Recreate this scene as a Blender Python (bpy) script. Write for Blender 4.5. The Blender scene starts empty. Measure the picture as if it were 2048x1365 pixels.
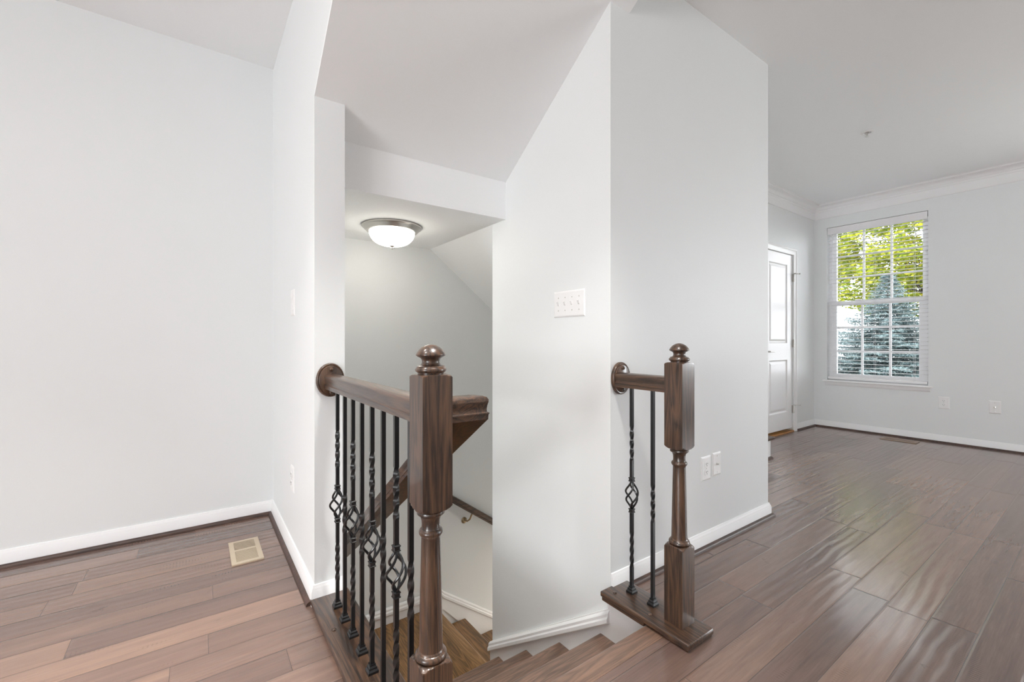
import bpy, bmesh, math, random
from mathutils import Vector, Matrix
from math import sin, cos, pi, floor

S = bpy.context.scene
COL = S.collection

# ------------------------------------------------------------------ camera, world, lights, exposure
cam_d = bpy.data.cameras.new('camera')
cam_d.sensor_width = 36.0
cam_d.lens = 880.45 / 2048 * 36
cam_d.shift_x = (1024 - 1025.65) / 2048
cam_d.clip_start = 0.02
cam_d.clip_end = 200
cam = bpy.data.objects.new('camera', cam_d)
COL.objects.link(cam)
cam.location = (0, 0, 1.05)
cam.rotation_euler = (pi / 2, 0, -0.6234)
S.camera = cam

S.view_settings.view_transform = 'Standard'
S.view_settings.look = 'None'
S.view_settings.gamma = 1
S.view_settings.use_curve_mapping = False
S.view_settings.exposure = 0.14
S.cycles.use_denoising = True
S.cycles.max_bounces = 14
S.cycles.diffuse_bounces = 10
S.cycles.glossy_bounces = 4
S.cycles.transparent_max_bounces = 16
S.cycles.sample_clamp_indirect = 6
S.cycles.caustics_reflective = False
S.cycles.caustics_refractive = False

W = bpy.data.worlds.new('sky')
S.world = W
W.use_nodes = True
wn = W.node_tree.nodes
wl = W.node_tree.links
wn.clear()
w_out = wn.new('ShaderNodeOutputWorld')
w_bg = wn.new('ShaderNodeBackground')
w_bg.inputs['Color'].default_value = (0.92, 0.96, 1.0, 1)
w_bg.inputs['Strength'].default_value = 7.0
wl.new(w_bg.outputs[0], w_out.inputs[0])


def area(name, loc, rot, sx, sy, power, color=(1, 1, 1)):
    d = bpy.data.lights.new(name, 'AREA')
    d.shape = 'RECTANGLE'
    d.size, d.size_y, d.energy, d.color = sx, sy, power, color
    o = bpy.data.objects.new(name, d)
    COL.objects.link(o)
    o.location = loc
    o.rotation_euler = rot
    return o


# daylight entering through the glass door in the far side wall, then added fill lights without fixtures
area('daylight_patio_door', (-6.86, -1.7, 1.03), (0, -pi / 2, 0), 2.0, 2.2, 200, (0.97, 0.985, 1.0))
area('bright_sky_over_patio', (-6.84, -1.69, 1.86), (0, -pi / 2, 0), 0.34, 0.13, 46, (1.0, 0.99, 0.97))
area('added_fill_left_room', (-0.75, 0.85, 2.700), (0, 0, 0), 0.25, 0.25, 12, (1.0, 0.985, 0.96))  # added fill over the left room, out of view
area('added_fill_stairwell', (0.66, 0.62, 2.695), (0.22, 0, 0), 0.22, 0.22, 10, (1.0, 0.985, 0.95)).data.spread = 1.15  # added fill above the stair head, lifts treads and landing
for _x, _y in ((-1.05, 1.75), (-0.30, 1.55), (-0.7, 0.9)):
    area('added_fill_left_room', (_x, _y, 2.700), (0, 0, 0), 0.18, 0.18, 5.5, (1.0, 0.98, 0.95)).data.spread = 1.25  # added narrow fills that brighten the left floor
area('added_fill_right_room', (6.42, -1.55, 1.5), (0, pi / 2, 0), 1.75, 1.7, 68, (0.95, 0.98, 1.0))  # added fill for the right room, set at an invented window
area('added_fill_lower_flight', (2.735, 2.57, -1.25), (0, pi / 2, 0), 0.8, 0.7, 5.5, (1.0, 0.90, 0.78))  # added warm fill, hidden at the end of the lower flight

sun_d = bpy.data.lights.new('sun', 'SUN')
sun_d.energy = 6.5
sun_d.angle = 0.01
sun_d.color = (1.0, 0.95, 0.85)
sun = bpy.data.objects.new('sun', sun_d)
COL.objects.link(sun)
sun.rotation_euler = Vector((0.55, 0.45, -1.0)).to_track_quat('-Z', 'Y').to_euler()


# ------------------------------------------------------------------ materials
def new_mat(name):
    m = bpy.data.materials.new(name)
    m.use_nodes = True
    nt = m.node_tree
    nt.nodes.clear()
    out = nt.nodes.new('ShaderNodeOutputMaterial')
    b = nt.nodes.new('ShaderNodeBsdfPrincipled')
    nt.links.new(b.outputs[0], out.inputs[0])
    return m, nt, b


class NT:
    """short-hands for building node graphs"""
    def __init__(s, nt):
        s.nt = nt

    def n(s, t, **kw):
        nd = s.nt.nodes.new(t)
        for k, v in kw.items():
            setattr(nd, k, v)
        return nd

    def put(s, sock, v):
        if hasattr(v, 'default_value') or hasattr(v, 'is_output'):
            s.nt.links.new(v, sock)
        else:
            sock.default_value = v

    def math(s, op, a, b=None, c=None, clamp=False):
        nd = s.n('ShaderNodeMath', operation=op, use_clamp=clamp)
        for i, v in enumerate((a, b, c)):
            if v is not None:
                s.put(nd.inputs[i], v)
        return nd.outputs[0]

    def comb(s, x=0.0, y=0.0, z=0.0):
        nd = s.n('ShaderNodeCombineXYZ')
        for i, v in enumerate((x, y, z)):
            s.put(nd.inputs[i], v)
        return nd.outputs[0]

    def noise(s, vec, scale=1.0, detail=2.0, rough=0.5, dist=0.0):
        nd = s.n('ShaderNodeTexNoise')
        s.put(nd.inputs['Vector'], vec)
        nd.inputs['Scale'].default_value = scale
        nd.inputs['Detail'].default_value = detail
        nd.inputs['Roughness'].default_value = rough
        nd.inputs['Distortion'].default_value = dist
        return nd.outputs['Fac']

    def white(s, vec, dim='3D'):
        nd = s.n('ShaderNodeTexWhiteNoise', noise_dimensions=dim)
        s.put(nd.inputs['Vector'], vec)
        return nd.outputs['Value']

    def ramp(s, fac, stops):
        nd = s.n('ShaderNodeValToRGB')
        e = nd.color_ramp.elements
        while len(e) < len(stops):
            e.new(0.5)
        for k, (p, c) in enumerate(stops):
            e[k].position = p
            e[k].color = (*c, 1) if len(c) == 3 else c
        s.put(nd.inputs[0], fac)
        return nd.outputs[0]

    def mix(s, fac, a, b, blend='MIX'):
        nd = s.n('ShaderNodeMix', data_type='RGBA', blend_type=blend)
        s.put(nd.inputs[0], fac)
        for sock, v in ((nd.inputs[6], a), (nd.inputs[7], b)):
            if isinstance(v, tuple):
                sock.default_value = (*v, 1) if len(v) == 3 else v
            else:
                s.nt.links.new(v, sock)
        return nd.outputs[2]

    def bump(s, height, strength, distance, bsdf):
        nd = s.n('ShaderNodeBump')
        nd.inputs['Strength'].default_value = strength
        nd.inputs['Distance'].default_value = distance
        s.put(nd.inputs['Height'], height)
        s.nt.links.new(nd.outputs[0], bsdf.inputs['Normal'])


def plain(name, color, rough=0.5, metal=0.0, spec=0.5, coat=0.0, mottle=0.04, scale=18.0):
    m, nt, b = new_mat(name)
    g = NT(nt)
    tc = g.n('ShaderNodeTexCoord')
    f = g.noise(tc.outputs['Object'], scale, 3)
    lo = tuple(c * (1 - mottle) for c in color)
    hi = tuple(min(1, c * (1 + mottle)) for c in color)
    nt.links.new(g.mix(f, lo, hi), b.inputs['Base Color'])
    b.inputs['Roughness'].default_value = rough
    b.inputs['Metallic'].default_value = metal
    b.inputs['Specular IOR Level'].default_value = spec
    b.inputs['Coat Weight'].default_value = coat
    return m


def paint(name, color, rough=0.5, spec=0.35, bump=0.05):
    m, nt, b = new_mat(name)
    g = NT(nt)
    geo = g.n('ShaderNodeNewGeometry')
    f = g.noise(geo.outputs['Position'], 2.2, 2)
    nt.links.new(g.mix(f, tuple(c * 0.985 for c in color), color), b.inputs['Base Color'])
    b.inputs['Roughness'].default_value = rough
    b.inputs['Specular IOR Level'].default_value = spec
    g.bump(g.noise(geo.outputs['Position'], 260, 2), bump, 0.0015, b)
    return m


def oak(name, axis, dark=(0.026, 0.016, 0.012), light=(0.150, 0.076, 0.041), rough=0.33, coat=0.42, mixpos=(0.27, 0.90)):
    """open-grained stained oak; grain runs along the given object axis"""
    m, nt, b = new_mat(name)
    g = NT(nt)
    tc = g.n('ShaderNodeTexCoord')
    mp = g.n('ShaderNodeMapping')
    nt.links.new(tc.outputs['Object'], mp.inputs[0])
    sc = [9.0, 9.0, 9.0]
    sc['XYZ'.index(axis)] = 0.9
    mp.inputs['Scale'].default_value = sc
    v = mp.outputs[0]
    big = g.noise(v, 1.6, 2, 0.5, 1.2)
    rings = g.math('FRACT', g.math('MULTIPLY', big, 7.0))
    rings = g.math('ABSOLUTE', g.math('SUBTRACT', g.math('MULTIPLY', rings, 2.0), 1.0))
    mp2 = g.n('ShaderNodeMapping')
    nt.links.new(tc.outputs['Object'], mp2.inputs[0])
    sc2 = [420.0, 420.0, 420.0]
    sc2['XYZ'.index(axis)] = 14.0
    mp2.inputs['Scale'].default_value = sc2
    pores = g.noise(mp2.outputs[0], 1.0, 2, 0.6)
    blot = g.noise(v, 0.55, 3)
    f = g.math('ADD', g.math('MULTIPLY', rings, 0.34), g.math('MULTIPLY', blot, 0.62))
    f = g.math('ADD', f, g.math('MULTIPLY', g.math('SUBTRACT', pores, 0.5), 0.75))
    col = g.ramp(f, [(mixpos[0], dark), (mixpos[1], light)])
    nt.links.new(col, b.inputs['Base Color'])
    b.inputs['Roughness'].default_value = rough
    b.inputs['Coat Weight'].default_value = coat
    b.inputs['Coat Roughness'].default_value = 0.12
    g.bump(pores, 0.25, 0.0006, b)
    return m


def planks(name):
    """hand-scraped hardwood: boards along X, random lengths and tones, wavy scraping along each board"""
    m, nt, b = new_mat(name)
    g = NT(nt)
    geo = g.n('ShaderNodeNewGeometry')
    sep = g.n('ShaderNodeSeparateXYZ')
    nt.links.new(geo.outputs['Position'], sep.inputs[0])
    x, y = sep.outputs[0], sep.outputs[1]
    WD, LN = 0.124, 1.15
    ry = g.math('DIVIDE', g.math('ADD', y, 20.03), WD)
    row = g.math('FLOOR', ry)
    fy = g.math('FRACT', ry)
    r1 = g.white(g.comb(row, 3.3, 0.0))
    rx = g.math('DIVIDE', g.math('ADD', g.math('ADD', x, 30.0), g.math('MULTIPLY', r1, 9.0)), LN)
    colm = g.math('FLOOR', rx)
    fx = g.math('FRACT', rx)
    bid = g.white(g.comb(row, colm, 0.0))
    bid2 = g.white(g.comb(row, colm, 7.7))
    ey = g.math('MULTIPLY', g.math('MINIMUM', fy, g.math('SUBTRACT', 1.0, fy)), WD)
    ex = g.math('MULTIPLY', g.math('MINIMUM', fx, g.math('SUBTRACT', 1.0, fx)), LN)
    edge = g.math('MINIMUM', ey, ex)
    seam = g.math('SUBTRACT', 1.0, g.math('DIVIDE', edge, 0.0012, clamp=True), clamp=True)
    ease = g.math('DIVIDE', edge, 0.006, clamp=True)
    off = g.math('MULTIPLY', bid2, 37.0)
    gv = g.comb(g.math('MULTIPLY', x, 1.6), g.math('MULTIPLY', y, 22.0), off)
    grain = g.noise(gv, 1.0, 5, 0.6, 0.6)
    fv = g.comb(g.math('MULTIPLY', x, 10.0), g.math('MULTIPLY', y, 190.0), off)
    fine = g.noise(fv, 1.0, 3, 0.6)
    tone = g.math('ADD', g.math('MULTIPLY', bid, 0.42), g.math('MULTIPLY', grain, 0.62))
    tone = g.math('ADD', tone, g.math('MULTIPLY', g.math('SUBTRACT', fine, 0.5), 0.34))
    c = g.ramp(tone, [(0.15, (0.108, 0.070, 0.060)), (0.50, (0.180, 0.113, 0.089)), (0.88, (0.285, 0.178, 0.130))])
    # dark chatter marks and small knots
    kv = g.comb(g.math('MULTIPLY', x, 7.0), g.math('MULTIPLY', y, 11.0), off)
    kn = g.noise(kv, 1.0, 4, 0.65, 0.8)
    knot = g.math('MULTIPLY', g.math('SUBTRACT', kn, 0.66), 7.0, clamp=True)
    c = g.mix(g.math('MULTIPLY', knot, 0.65), c, (0.030, 0.018, 0.015))
    c = g.mix(g.math('MULTIPLY', seam, 0.85), c, (0.016, 0.010, 0.008))
    # short runs of planer chatter
    cm = g.noise(g.comb(g.math('MULTIPLY', x, 3.1), g.math('MULTIPLY', y, 17.0), off), 1.0, 2)
    cm = g.math('MULTIPLY', g.math('SUBTRACT', cm, 0.63), 9.0, clamp=True)
    ch = g.math('SINE', g.math('ADD', g.math('MULTIPLY', x, 520.0), g.math('MULTIPLY', fine, 6.0)))
    ch = g.math('MULTIPLY', g.math('SUBTRACT', ch, 0.25), 1.2, clamp=True)
    chat = g.math('MULTIPLY', ch, cm)
    c = g.mix(g.math('MULTIPLY', chat, 0.5), c, (0.040, 0.024, 0.020))
    nt.links.new(c, b.inputs['Base Color'])
    # scraping: long shallow grooves across the board that wander and cross its edge at a slight angle
    wob = g.noise(g.comb(g.math('MULTIPLY', x, 2.6), g.math('MULTIPLY', y, 3.0), off), 1.0, 2, 0.5)
    slant = g.math('MULTIPLY', g.math('SUBTRACT', bid2, 0.4), 12.0)
    ph = g.math('ADD', g.math('MULTIPLY', y, 150.0), g.math('MULTIPLY', x, slant))
    ph = g.math('ADD', ph, g.math('MULTIPLY', wob, 9.0))
    wave = g.math('SINE', ph)
    amp = g.math('ADD', 0.35, g.math('MULTIPLY', g.noise(g.comb(g.math('MULTIPLY', x, 1.3), g.math('MULTIPLY', y, 5.0), off), 1.0, 1), 0.9))
    amp = g.math('MULTIPLY', amp, g.math('ADD', 0.35, g.math('MULTIPLY', g.white(g.comb(row, colm, 3.1)), 0.95)))
    h = g.math('MULTIPLY', g.math('MULTIPLY', wave, amp), 0.42)
    h = g.math('ADD', h, g.math('MULTIPLY', ease, 0.9))
    h = g.math('SUBTRACT', h, g.math('MULTIPLY', knot, 0.5))
    g.bump(h, 0.8, 0.0020, b)
    b.inputs['Coat Weight'].default_value = 0.35
    b.inputs['Coat Roughness'].default_value = 0.12
    b.inputs['Roughness'].default_value = 0.24
    b.inputs['Specular IOR Level'].default_value = 0.6
    return m


WALL = paint('wall_paint', (0.810, 0.830, 0.834), 0.5, 0.35)
CEIL = paint('ceiling_paint', (0.935, 0.953, 0.960), 0.75, 0.2)
TRIM = paint('trim_paint', (0.88, 0.88, 0.885), 0.32, 0.5, 0.02)
FLOOR = planks('hand_scraped_planks')
OAKX, OAKY, OAKZ = (oak('stained_oak_' + a, a) for a in 'XYZ')
TREADX = oak('tread_oak', 'X', (0.105, 0.066, 0.048), (0.29, 0.170, 0.115), 0.35, 0.15)
TREADY = oak('landing_oak', 'Y', (0.105, 0.055, 0.022), (0.42, 0.215, 0.080), 0.35, 0.1)
NOSEY = oak('landing_nosing_oak', 'Y', (0.22, 0.118, 0.045), (0.52, 0.29, 0.125), 0.35, 0.15)
SHOE = oak('shoe_moulding_oak', 'X', (0.036, 0.021, 0.017), (0.115, 0.060, 0.044), 0.42, 0.0)
IRON = plain('black_iron', (0.007, 0.007, 0.008), 0.28, 0.0, 0.55, 0.0)
NICKEL = plain('brushed_nickel', (0.62, 0.60, 0.57), 0.28, 1.0)
BRASS = plain('antique_brass', (0.36, 0.27, 0.17), 0.35, 1.0)
WHITEPL = plain('white_plastic', (0.86, 0.86, 0.86), 0.3, 0, 0.5, 0, 0.01)
GREYPL = plain('shaded_slot_plastic', (0.10, 0.10, 0.10), 0.5)
TAN = plain('tan_enamel', (0.50, 0.41, 0.30), 0.35, 0, 0.5)
BRONZE = plain('brown_enamel', (0.30, 0.22, 0.16), 0.35, 0, 0.5)
DARK = plain('dark_duct', (0.02, 0.017, 0.014), 0.8)
VINYL = plain('white_vinyl', (0.87, 0.87, 0.88), 0.35, 0, 0.5, 0, 0.01)
SLAT = plain('blind_slat', (0.84, 0.83, 0.84), 0.4, 0, 0.4, 0, 0.01)
THRESH = oak('threshold_oak', 'X', (0.34, 0.15, 0.03), (0.60, 0.30, 0.08), 0.35, 0.1)
CORD = plain('blind_cord', (0.7, 0.7, 0.72), 0.7)
BARK = plain('bark', (0.06, 0.045, 0.035), 0.9, 0, 0.2, 0, 0.4, 30)
LAWN = plain('lawn', (0.05, 0.075, 0.022), 0.9, 0, 0.2, 0, 0.4, 3)
SIDING = plain('pale_siding', (0.55, 0.56, 0.60), 0.6)


def leaf_mat(name, stops, trans=0.35):
    m, nt, b = new_mat(name)
    g = NT(nt)
    geo = g.n('ShaderNodeNewGeometry')
    r = g.math('ADD', g.math('MULTIPLY', geo.outputs['Random Per Island'], 0.7), g.math('MULTIPLY', g.noise(geo.outputs['Position'], 2.5, 2), 0.3))
    col = g.ramp(r, stops)
    nt.links.new(col, b.inputs['Base Color'])
    b.inputs['Roughness'].default_value = 0.6
    b.inputs['Specular IOR Level'].default_value = 0.25
    tr = g.n('ShaderNodeBsdfTranslucent')
    nt.links.new(col, tr.inputs[0])
    mx = g.n('ShaderNodeMixShader')
    mx.inputs[0].default_value = trans
    nt.links.new(b.outputs[0], mx.inputs[1])
    nt.links.new(tr.outputs[0], mx.inputs[2])
    out = [n for n in nt.nodes if n.type == 'OUTPUT_MATERIAL'][0]
    nt.links.new(mx.outputs[0], out.inputs[0])
    return m


LEAF = leaf_mat('yellow_green_leaves', [(0.1, (0.06, 0.12, 0.016)), (0.45, (0.26, 0.31, 0.020)), (0.8, (0.42, 0.40, 0.035)), (1.0, (0.44, 0.27, 0.06))], 0.45)
NEEDLE = leaf_mat('blue_spruce_needles', [(0.1, (0.035, 0.055, 0.058)), (0.5, (0.085, 0.125, 0.130)), (0.95, (0.17, 0.22, 0.225))], 0.15)

# thin clear glass
GLASS, nt, b = new_mat('window_glass')
nt.nodes.remove(b)
g = NT(nt)
tr = g.n('ShaderNodeBsdfTransparent')
gl = g.n('ShaderNodeBsdfGlossy')
gl.inputs['Roughness'].default_value = 0.02
lw = g.n('ShaderNodeFresnel')
lw.inputs[0].default_value = 1.3
mx = g.n('ShaderNodeMixShader')
nt.links.new(lw.outputs[0], mx.inputs[0])
nt.links.new(tr.outputs[0], mx.inputs[1])
nt.links.new(gl.outputs[0], mx.inputs[2])
nt.links.new(mx.outputs[0], nt.nodes[0].inputs[0])

# frosted lamp bowl, lit from within
DOME, nt, b = new_mat('lit_frosted_glass')
b.inputs['Base Color'].default_value = (0.95, 0.95, 0.93, 1)
b.inputs['Roughness'].default_value = 0.25
b.inputs['Emission Color'].default_value = (1.0, 0.94, 0.84, 1)
b.inputs['Emission Strength'].default_value = 11.0


# ------------------------------------------------------------------ mesh builder
class MB:
    def __init__(s):
        s.v, s.f = [], []

    def add(s, verts, faces):
        o = len(s.v)
        s.v += [tuple(p) for p in verts]
        s.f += [tuple(i + o for i in q) for q in faces]
        return s

    def box(s, x0, x1, y0, y1, z0, z1, bev=0.0, seg=2):
        if bev <= 0:
            v = [(x, y, z) for x in (x0, x1) for y in (y0, y1) for z in (z0, z1)]
            return s.add(v, [(0, 1, 3, 2), (4, 6, 7, 5), (0, 4, 5, 1), (2, 3, 7, 6), (0, 2, 6, 4), (1, 5, 7, 3)])
        bm = bmesh.new()
        bmesh.ops.create_cube(bm, size=1)
        for q in bm.verts:
            q.co = Vector(((x0 + x1) / 2 + q.co.x * (x1 - x0), (y0 + y1) / 2 + q.co.y * (y1 - y0), (z0 + z1) / 2 + q.co.z * (z1 - z0)))
        bmesh.ops.bevel(bm, geom=bm.edges[:], offset=bev, segments=seg, profile=0.5, affect='EDGES')
        return s.bm(bm)

    def bm(s, bm, M=None):
        bm.verts.index_update()
        s.add([(M @ q.co if M else q.co) for q in bm.verts], [[q.index for q in f.verts] for f in bm.faces])
        bm.free()
        return s

    def prism(s, poly, axis, a, b):
        """2-D outline extruded along an axis from a to b"""
        n = len(poly)

        def P(p, t):
            return {'X': (t, p[0], p[1]), 'Y': (p[0], t, p[1]), 'Z': (p[0], p[1], t)}[axis]
        v = [P(p, a) for p in poly] + [P(p, b) for p in poly]
        f = [tuple(range(n)), tuple(range(2 * n - 1, n - 1, -1))]
        f += [(i, n + i, n + (i + 1) % n, (i + 1) % n) for i in range(n)]
        return s.add(v, f)

    def lathe(s, prof, c=(0, 0, 0), n=32, lim=None, M=None):
        """profile [(r, z)]; lim = half width of a square stock the turning was cut from"""
        v, f = [], []
        for r, z in prof:
            for k in range(n):
                a = 2 * pi * k / n
                q = r
                if lim:
                    q = min(r, lim / max(abs(cos(a)), abs(sin(a))))
                p = Vector((q * cos(a), q * sin(a), z))
                if M:
                    p = M @ p
                v.append((c[0] + p[0], c[1] + p[1], c[2] + p[2]))
        m = len(prof)
        for i in range(m - 1):
            for k in range(n):
                f.append((i * n + k, i * n + (k + 1) % n, (i + 1) * n + (k + 1) % n, (i + 1) * n + k))
        f.append(tuple(range(n - 1, -1, -1)))
        f.append(tuple(range((m - 1) * n, m * n)))
        return s.add(v, f)

    def sweep(s, prof, path, closed=True):
        """profile of (lateral, vertical) points swept along a path with mitred turns; lateral is to the right of travel"""
        n = len(prof)
        v, f = [], []
        P = [Vector(p) for p in path]
        for i, p in enumerate(P):
            d0 = (p - P[i - 1]) if i else (P[1] - p)
            d1 = (P[i + 1] - p) if i < len(P) - 1 else d0
            a, b = Vector((d0.x, d0.y)).normalized(), Vector((d1.x, d1.y)).normalized()
            n0, n1 = Vector((a.y, -a.x)), Vector((b.y, -b.x))
            m = (n0 + n1)
            m = m / max(0.2, (1 + n0.dot(n1)))
            for u, w in prof:
                v.append((p.x + m.x * u, p.y + m.y * u, p.z + w))
        for i in range(len(P) - 1):
            for k in range(n if closed else n - 1):
                f.append((i * n + k, i * n + (k + 1) % n, (i + 1) * n + (k + 1) % n, (i + 1) * n + k))
        f.append(tuple(range(n - 1, -1, -1)))
        f.append(tuple(range((len(P) - 1) * n, len(P) * n)))
        return s.add(v, f)

    def tube(s, pts, rad, n=8):
        v, f = [], []
        pts = [Vector(p) for p in pts]
        R = rad if isinstance(rad, (list, tuple)) else [rad] * len(pts)
        ref = Vector((0, 0, 1))
        for i, p in enumerate(pts):
            d = (pts[min(i + 1, len(pts) - 1)] - pts[max(i - 1, 0)]).normalized()
            if abs(d.dot(ref)) > 0.95:
                ref = Vector((1, 0, 0))
            a = d.cross(ref).normalized()
            b = d.cross(a)
            ref = a.cross(d)
            for k in range(n):
                t = 2 * pi * k / n
                v.append(p + (a * cos(t) + b * sin(t)) * R[i])
        for i in range(len(pts) - 1):
            for k in range(n):
                f.append((i * n + k, i * n + (k + 1) % n, (i + 1) * n + (k + 1) % n, (i + 1) * n + k))
        f.append(tuple(range(n - 1, -1, -1)))
        f.append(tuple(range((len(pts) - 1) * n, len(pts) * n)))
        return s.add(v, f)

    def mesh(s, name, mat, smooth=None, fix=True):
        me = bpy.data.meshes.new(name)
        me.from_pydata(s.v, [], s.f)
        if fix:
            bm = bmesh.new()
            bm.from_mesh(me)
            bmesh.ops.recalc_face_normals(bm, faces=bm.faces[:])
            bm.to_mesh(me)
            bm.free()
        me.materials.append(mat)
        if smooth is not None:
            me.polygons.foreach_set('use_smooth', [True] * len(me.polygons))
            me.set_sharp_from_angle(angle=math.radians(smooth))
        me.update()
        return me


def obj(name, mb, mat, parent=None, loc=None, smooth=None, fix=True):
    me = mb.mesh(name, mat, smooth, fix) if isinstance(mb, MB) else mb
    o = bpy.data.objects.new(name, me)
    COL.objects.link(o)
    if parent:
        o.parent = parent
    if loc is not None:
        o.location = loc
    return o


def thing(name, label, cat, loc=(0, 0, 0), rz=0.0, group=None):
    o = bpy.data.objects.new(name, None)
    COL.objects.link(o)
    o.empty_display_size = 0.1
    o.location = loc
    o.rotation_euler = (0, 0, rz)
    o['label'] = label
    o['category'] = cat
    if group:
        o['group'] = group
    return o


def struct(name, mb, mat, smooth=None):
    o = obj(name, mb, mat, None, None, smooth)
    o['kind'] = 'structure'
    return o


# ------------------------------------------------------------------ dimensions (metres; floor = 0, X along the back wall, Y away into the stairwell)
XL, XL2 = 0.3819, 0.4987          # partition wall left of the stairs
YB, YE = 3.0406, 1.8839           # back wall, free end of the partition
XS, YW, XR = 1.4015, 1.2518, 2.7878   # stair side, front and right end of the wall core
YS, YF, YFAR = 2.152, 2.0165, 2.9934
ZC, ZL = 2.71, 1.7284
XW, YD = 6.2405, 2.2587
X0, Y0 = -6.75, -3.6
LOW = -3.0
PITCH, SZ = 0.697, 2.027          # underside of the upper flight


def soff(y):
    return SZ + PITCH * (YE - y)


# ------------------------------------------------------------------ shell
m = MB()
m.box(X0, XL2 - 0.02, Y0, YB, -0.03, 0)
m.box(XL2 - 0.02, XS, Y0, 0.955, -0.03, 0)
m.box(XS, XR, Y0, YW, -0.03, 0)
m.box(XR, XW + 0.16, Y0, YD + 0.1, -0.03, 0)
struct('floor', m, FLOOR)
struct('floor_lower', MB().box(X0, XW + 0.16, Y0, YFAR + 0.15, LOW - 0.1, LOW), plain('concrete', (0.4, 0.39, 0.37), 0.8))

m = MB()
m.box(X0 - 0.15, XL2, Y0 - 0.15, YFAR + 0.2, ZC, ZC + 0.2)
m.box(XL2, XW + 0.2, Y0 - 0.15, YFAR + 0.2, ZC, ZC + 0.2)
struct('ceiling', m, CEIL)

struct('wall_back', MB().box(X0 - 0.15, XL2, YB, YB + 0.12, LOW, ZC), WALL)
yT = YE - (ZC - SZ) / PITCH
struct('wall_partition', MB().prism([(YB + 0.1, LOW), (0.9, LOW), (0.9, -0.03), (YE, -0.03), (YE, SZ + 0.014), (yT + 0.02, ZC), (YB + 0.1, ZC)], 'X', XL, XL2), WALL)
# underside of the flight to the floor above
m = MB()
m.prism([(YF, soff(YF)), (yT, ZC), (YF, ZC)], 'X', XL2, XS)
m.prism([(YW, soff(YW)), (yT, ZC), (YW, ZC)], 'X', XS, 1.522)
m.prism([(YE, SZ), (yT, ZC), (yT + 0.02, ZC), (YE, SZ + 0.014)], 'X', XL, XL2)
struct('ceiling_sloped', m, CEIL)
# ceiling over the landing and its drop face
m = MB()
m.prism([(XL2, ZL), (XS, ZL), (2.75, ZL - 0.79 * (2.75 - XS)), (2.75, ZC), (XL2, ZC)], 'Y', YF + 0.0005, YFAR)
struct('ceiling_landing', m, CEIL)
struct('wall_far', MB().box(XL2 - 0.02, 4.2, YFAR, YFAR + 0.12, LOW, ZC), WALL)
m = MB().box(XS, XR, YW, YS, LOW, ZC)
m.box(XS - 0.012, XS, 1.03, YW, -0.9, -0.012)
m.box(XS, XS + 0.06, 0.99, YW, -0.9, -0.03)
struct('wall_core', m, WALL)
struct('wall_well', MB().box(XL2, XS + 0.06, 0.955, 0.99, LOW, -0.032), WALL)
struct('wall_stair_end', MB().box(2.75, 2.785, YS, YFAR + 0.1, LOW, ZC), WALL)

DX0, DX1, DZ = 4.955, 5.652, 2.05
m = MB()
m.box(XR, DX0, YD, YD + 0.12, LOW, ZC)
m.box(DX1, XW + 0.16, YD, YD + 0.12, LOW, ZC)
m.box(DX0, DX1, YD, YD + 0.12, DZ, ZC)
m.box(DX0, DX1, YD, YD + 0.12, LOW, -0.03)
struct('wall_door', m, WALL)

WY0, WY1, WZ0, WZ1 = 1.207, 2.121, 0.575, 2.425
VY0, VY1, VZ0, VZ1 = -2.4, -0.7, 0.6, 2.4
m = MB()
T = 0.16
m.box(XW, XW + T, Y0 - 0.15, VY0, LOW, ZC)
m.box(XW, XW + T, VY0, VY1, LOW, VZ0)
m.box(XW, XW + T, VY0, VY1, VZ1, ZC)
m.box(XW, XW + T, VY1, WY0, LOW, ZC)
m.box(XW, XW + T, WY0, WY1, LOW, WZ0)
m.box(XW, XW + T, WY0, WY1, WZ1, ZC)
m.box(XW, XW + T, WY1, YD + 0.12, LOW, ZC)
struct('wall_window', m, WALL)

m = MB()
m.box(X0 - 0.15, X0, Y0 - 0.15, -2.82, LOW, ZC)
m.box(X0 - 0.15, X0, -0.58, YB + 0.12, LOW, ZC)
m.box(X0 - 0.15, X0, -2.82, -0.58, 2.06, ZC)
m.box(X0 - 0.15, X0, -2.82, -0.58, LOW, 0)
struct('wall_patio', m, WALL)
m = MB()
m.box(X0, XW, Y0 - 0.15, Y0, LOW, ZC)
struct('wall_behind', m, WALL)

# ------------------------------------------------------------------ trim
BASE = [(0, 0), (0.014, 0), (0.014, 0.056), (0.0115, 0.060), (0.0115, 0.064), (0.008, 0.070), (0.0055, 0.079), (0, 0.080)]
r = 0.018
QR = [(0.0135, 0)] + [(0.0135 + r * cos(a * pi / 12), r * sin(a * pi / 12)) for a in range(0, 7)]


def base(name, path):
    struct('baseboard_' + name, MB().sweep(BASE, path), TRIM, 35)


def shoe(name, path):
    struct(name, MB().sweep(QR, path), SHOE, 40)


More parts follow.
